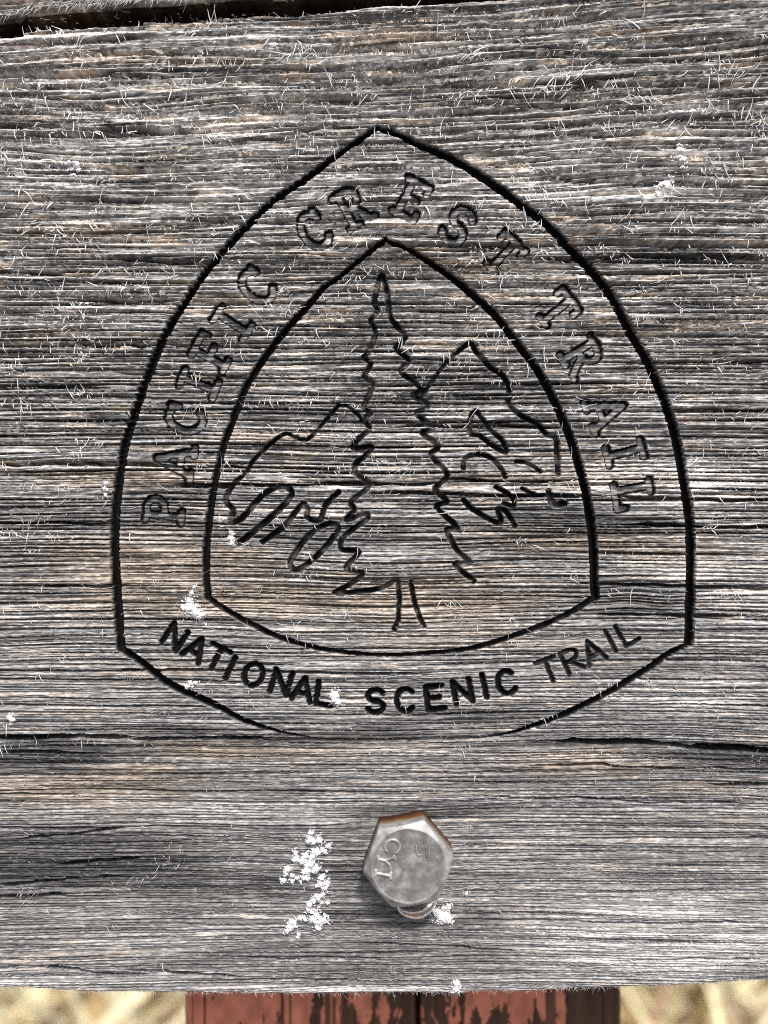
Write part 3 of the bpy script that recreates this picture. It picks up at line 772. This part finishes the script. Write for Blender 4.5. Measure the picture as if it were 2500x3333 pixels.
# ------------------------------------------------------------------ water drop hanging under the bolt
m, n, l, p = new_mat("water")
p.inputs["Base Color"].default_value = (1, 1, 1, 1)
p.inputs["Roughness"].default_value = 0.0
p.inputs["IOR"].default_value = 1.333
p.inputs["Transmission Weight"].default_value = 1.0
WATER = m
def drop():
    U, V = 40, 24
    u = np.arange(U) / U * 2 * math.pi; v = np.linspace(0, math.pi, V)
    uu, vv = np.meshgrid(u, v)
    x = np.sin(vv) * np.cos(uu); y = np.sin(vv) * np.sin(uu); z = -np.cos(vv)
    sag = np.where(z < 0, 1.0, .62)
    w = 1 - .22 * np.clip(-z, 0, 1) ** 2
    co = np.stack([x * 5.7 * w, y * 3.6 * w, z * 4.5 * sag], -1).reshape(-1, 3)
    i = np.arange(V - 1)[:, None] * U + np.arange(U)[None, :]; j = np.arange(V - 1)[:, None] * U + (np.arange(U)[None, :] + 1) % U
    q = np.stack([i, i + U, j + U, j], -1).reshape(-1, 4)
    o = mesh_np("water_drop", co[:, [0, 1, 2]] * MM, q, WATER, None, smooth=True)
    o.location = (PX(1357) * .975 * MM, -3.6 * MM, PZ(2948) * .975 * MM + ZC)
    o.rotation_euler = (0, math.radians(-14), 0)
    tag(o, "clear water drop hanging under the rusty bolt head", "water drop")
drop()

# ------------------------------------------------------------------ snow
m, n, l, p = new_mat("snow")
p.inputs["Base Color"].default_value = (.97, .965, .95, 1)
p.inputs["Roughness"].default_value = 0.45
SNOW = m
OCT = np.array([(1, 0, 0), (-1, 0, 0), (0, 1, 0), (0, -1, 0), (0, 0, 1), (0, 0, -1)], float)
OF = np.array([(0,2,4),(2,1,4),(1,3,4),(3,0,4),(2,0,5),(1,2,5),(3,1,5),(0,3,5)])
def rot_rand(n):
    q = rng.normal(size=(n, 4)); q /= np.linalg.norm(q, axis=1)[:, None]
    w, x, y, z = q.T
    return np.stack([1-2*(y*y+z*z), 2*(x*y-z*w), 2*(x*z+y*w), 2*(x*y+z*w), 1-2*(x*x+z*z), 2*(y*z-x*w), 2*(x*z-y*w), 2*(y*z+x*w), 1-2*(x*x+y*y)], -1).reshape(n, 3, 3)
def snow(blobs, label, per=110):
    """blobs: (px,py,radius px); crystals heaped on the board"""
    P = []
    for bx, by, br in blobs:
        br = br * 1.15
        k = max(8, int(per * (br / 14) ** 2))
        a = rng.uniform(0, 2 * math.pi, k); st_ = rng.uniform(0, math.pi)
        r = br * np.abs(rng.normal(0, .62, k)) * (1 + .45 * np.cos(2 * (a - st_)))
        X, Z = PX(bx + r * np.cos(a)), PZ(by + r * np.sin(a))
        dome = np.sqrt(np.clip(1 - (r / br) ** 2, 0, 1)) * br / S * .45
        P.append(np.stack([X, -(hgt(X, Z) + .1 + dome * rng.random(k)), Z], -1))
    cores, cf, off = [], [], 0
    for bx, by, br in blobs:
        U, V = 7, 5
        u = np.arange(U) / U * 2 * math.pi; v = np.linspace(.05, math.pi - .05, V)
        uu, vv = np.meshgrid(u, v); jit = rng.uniform(.35, 1.45, uu.shape); R_ = br / S * .95
        hx = PX(bx) + rng.uniform(-.6, .6, 12); hz_ = PZ(by) + rng.uniform(-.6, .6, 12)
        top = np.percentile(hgt(hx, hz_), 85)
        st_ = rng.uniform(0, math.pi); ex = np.sin(vv) * np.cos(uu) * R_ * jit * 1.25; ez = -np.cos(vv) * R_ * jit * .85
        X = PX(bx) + ex * math.cos(st_) - ez * math.sin(st_); Zc = PZ(by) + ex * math.sin(st_) + ez * math.cos(st_)
        cores.append(np.stack([X, -(top + .1 + np.sin(vv) * np.sin(uu) * R_ * .55 * jit), Zc], -1).reshape(-1, 3))
        i_ = np.arange(V - 1)[:, None] * U + np.arange(U)[None, :]; j_ = np.arange(V - 1)[:, None] * U + (np.arange(U)[None, :] + 1) % U
        cf.append(np.stack([i_, i_ + U, j_ + U, j_], -1).reshape(-1, 4) + off); off += U * V
    cores = np.concatenate(cores); cf = np.concatenate(cf)
    P = np.concatenate(P); k = len(P)
    sc = np.stack([rng.uniform(.25, .75, k), rng.uniform(.12, .34, k), rng.uniform(.04, .09, k)], -1)
    v = np.einsum('nij,nvj->nvi', rot_rand(k), OCT[None] * sc[:, None, :]) + P[:, None, :]
    c0 = P.mean(0)
    f = (OF[None] + (np.arange(k) * 6)[:, None, None]).reshape(-1, 3)
    o = mesh_np("snow_clump", np.concatenate([(v - c0).reshape(-1, 3), cores - c0]) * MM, [f, cf + k * 6], SNOW)
    o.location = (c0[0] * MM, c0[1] * MM, c0[2] * MM + ZC)
    return tag(o, label, "snow", "snow clumps clinging to the board")
def z8(lst, k=1.0): return [(850 + a * .422, 2600 + b * .422, r * .422 * k) for a, b, r in lst]
snow(z8([(378,265,22),(385,320,34),(440,315,30),(515,365,24),(485,405,24),(425,410,32),(395,440,28),(345,435,26),(262,420,22),(268,470,22),(315,480,34),(370,500,36),(420,540,34),(350,555,34),(335,605,26),(355,620,16),(305,640,14),(200,540,24),(190,575,16),(170,630,24),(238,590,18),(240,635,16),(275,610,16)]), "largest branching white snow clump left of the bolt")
snow(z8([(470,605,28),(505,650,28),(455,650,22),(430,672,12),(490,690,20),(472,740,18),(435,760,26),(400,790,22),(370,815,24),(360,855,18),(385,870,14),(470,800,14),(512,800,14),(505,560,8)]), "narrow crooked snow clump below the largest one, left of the bolt")
snow(z8([(425,900,32),(395,930,26),(450,950,36),(485,930,24),(440,990,24),(490,890,12),(335,925,18),(300,915,20)]), "rounded snow clump at the foot of the crooked one")
snow(z8([(240,945,26),(225,985,28),(205,1015,22),(262,975,16)]), "small slanting snow clump at the lower left of the bolt's snow trail")
snow(z8([(287,1045,14),(282,1068,12)]), "tiny snow speck lowest in the trail left of the bolt", 80)
snow(z8([(1345,870,26),(1375,880,34),(1400,915,44),(1425,900,30),(1450,935,24),(1390,940,26),(1415,845,20),(1445,830,24)]), "white snow clump touching the water drop, right of the bolt")
snow(z8([(1582,735,14),(1590,720,8)]), "tiny snow speck farthest right of the bolt", 80)
snow([(2213,490,14),(2212,512,18),(2220,525,14),(2222,545,6)], "white snow clump near the right edge, upper of two")
snow([(2178,588,14),(2162,605,20),(2148,618,14),(2190,582,10),(2140,632,7)], "white snow clump near the right edge, lower of two")
snow([(236,546,16),(248,538,12),(228,535,8),(255,555,8)], "small snow clump at the upper left of the board")
snow([(632,1910,7),(624,1930,9),(616,1955,13),(608,1980,12),(628,1978,17),(638,1995,16),(650,2008,12),(595,1978,8),(660,2000,7)], "snow clump on the inner emblem line's lower left corner, with a tall spike")
snow([(752,1735,9),(750,1752,11),(757,1768,8)], "small snow speck under the carved left mountain")
snow([(344,1575,8),(343,1592,9),(342,1610,7)], "snow speck left of the carved letter P")
snow([(32,2335,10),(40,2345,8)], "snow speck at the left edge below the emblem")
snow([(612,2235,8),(620,2222,7),(635,2222,6)], "snow speck on the outer emblem line under the word NATIONAL")
snow([(1090,2270,16),(1098,2285,12),(1080,2262,9)], "snow speck filling the last letter of NATIONAL")
snow([(1486,3200,11),(1484,3218,13),(1478,3228,8),(1490,3230,7)], "snow clump on the bottom edge of the board above the post")

# ------------------------------------------------------------------ ground and dry grass behind
def mat_ground():
    m, n, l, p = new_mat("dry_ground")
    tc = n.new("ShaderNodeTexCoord")
    nz = n.new("ShaderNodeTexNoise"); nz.inputs["Scale"].default_value = 9; nz.inputs["Detail"].default_value = 8
    cr = n.new("ShaderNodeValToRGB"); e = cr.color_ramp.elements
    e[0].position = .35; e[0].color = (.38, .27, .14, 1); e[1].position = .65; e[1].color = (.8, .64, .34, 1)
    l.new(tc.outputs["Object"], nz.inputs[0]); l.new(nz.outputs[0], cr.inputs[0])
    # unseen dark soil added in front to cut yellow bounce, straw behind the sign
    cs = n.new("ShaderNodeValToRGB"); e = cs.color_ramp.elements
    e[0].position = .35; e[0].color = (.045, .04, .035, 1); e[1].position = .7; e[1].color = (.12, .105, .09, 1)
    l.new(nz.outputs[0], cs.inputs[0])
    sx = n.new("ShaderNodeSeparateXYZ"); l.new(tc.outputs["Object"], sx.inputs[0])
    ad = n.new("ShaderNodeMath"); ad.operation = 'MULTIPLY_ADD'; ad.inputs[1].default_value = .6
    l.new(nz.outputs[0], ad.inputs[0]); l.new(sx.outputs[1], ad.inputs[2])
    mr = n.new("ShaderNodeMapRange"); mr.inputs[1].default_value = .35; mr.inputs[2].default_value = .75
    l.new(ad.outputs[0], mr.inputs[0])
    mx = n.new("ShaderNodeMix"); mx.data_type = 'RGBA'
    l.new(mr.outputs[0], mx.inputs[0]); l.new(cs.outputs[0], mx.inputs[6]); l.new(cr.outputs[0], mx.inputs[7])
    l.new(mx.outputs[2], p.inputs["Base Color"])
    p.inputs["Roughness"].default_value = .9
    return m
gx = np.concatenate([[-200, -50, -15], np.linspace(-6, 6, 90), [15, 50, 200]])
X, Y = np.meshgrid(gx, gx)
Zg = .03 * (vn(X * 1.5 + 40, Y * 1.5 + 40, 1) - .5) + .015 * (vn(X * 6 + 90, Y * 6 + 90, 2) - .5)
C = len(gx); i = np.arange(C - 1)[:, None] * C + np.arange(C - 1)[None, :]
g = mesh_np("ground", np.stack([X, Y, Zg], -1).reshape(-1, 3), np.stack([i, i + 1, i + C + 1, i + C], -1).reshape(-1, 4), mat_ground(), smooth=True)
g["kind"] = "structure"; g["label"] = "pale dry ground covered in straw behind the post"

def dry_grass():
    N = 2600
    x = rng.uniform(-1.7, 1.7, N); y = rng.uniform(.35, 2.6, N)
    keep = ~((np.abs(x) < .1) & (y < .3)); x, y = x[keep], y[keep]; N = len(x)
    K = 4; s = np.linspace(0, 1, K)[None, :]
    a = rng.uniform(0, 2 * math.pi, N)[:, None]; L = rng.uniform(.15, .5, N)[:, None]
    lean = rng.uniform(.5, 1.35, N)[:, None]
    r = L * np.sin(lean * s) ; hz = L * s * np.cos(lean * s * .9) * .8
    px = x[:, None] + r * np.cos(a); py = y[:, None] + r * np.sin(a); pz = np.maximum(hz, .004)
    w = (rng.uniform(.004, .017, N)[:, None]) * (1 - .85 * s)
    sx, sy = -np.sin(a) * w, np.cos(a) * w
    v = np.stack([np.stack([px - sx, py - sy, pz], -1), np.stack([px + sx, py + sy, pz + w * .6], -1)], 2).reshape(-1, 3)
    b = (np.arange(N) * K * 2)[:, None] + (np.arange(K - 1) * 2)[None, :]
    f = np.stack([b, b + 1, b + 3, b + 2], -1).reshape(-1, 4)
    t = rng.uniform(.5, 1.1, N)
    c = np.stack([.96 * t, .85 * t, .52 * t], -1)
    br = rng.random(N) < .2; c[br] *= np.array([.5, .36, .36])
    o = mesh_np("dry_grass", v, f, GRASS, None, np.repeat(c, K * 2, 0))
    tag(o, "blurred pale yellow dry grass on the ground behind the post", "grass", kind="stuff")
dry_grass()
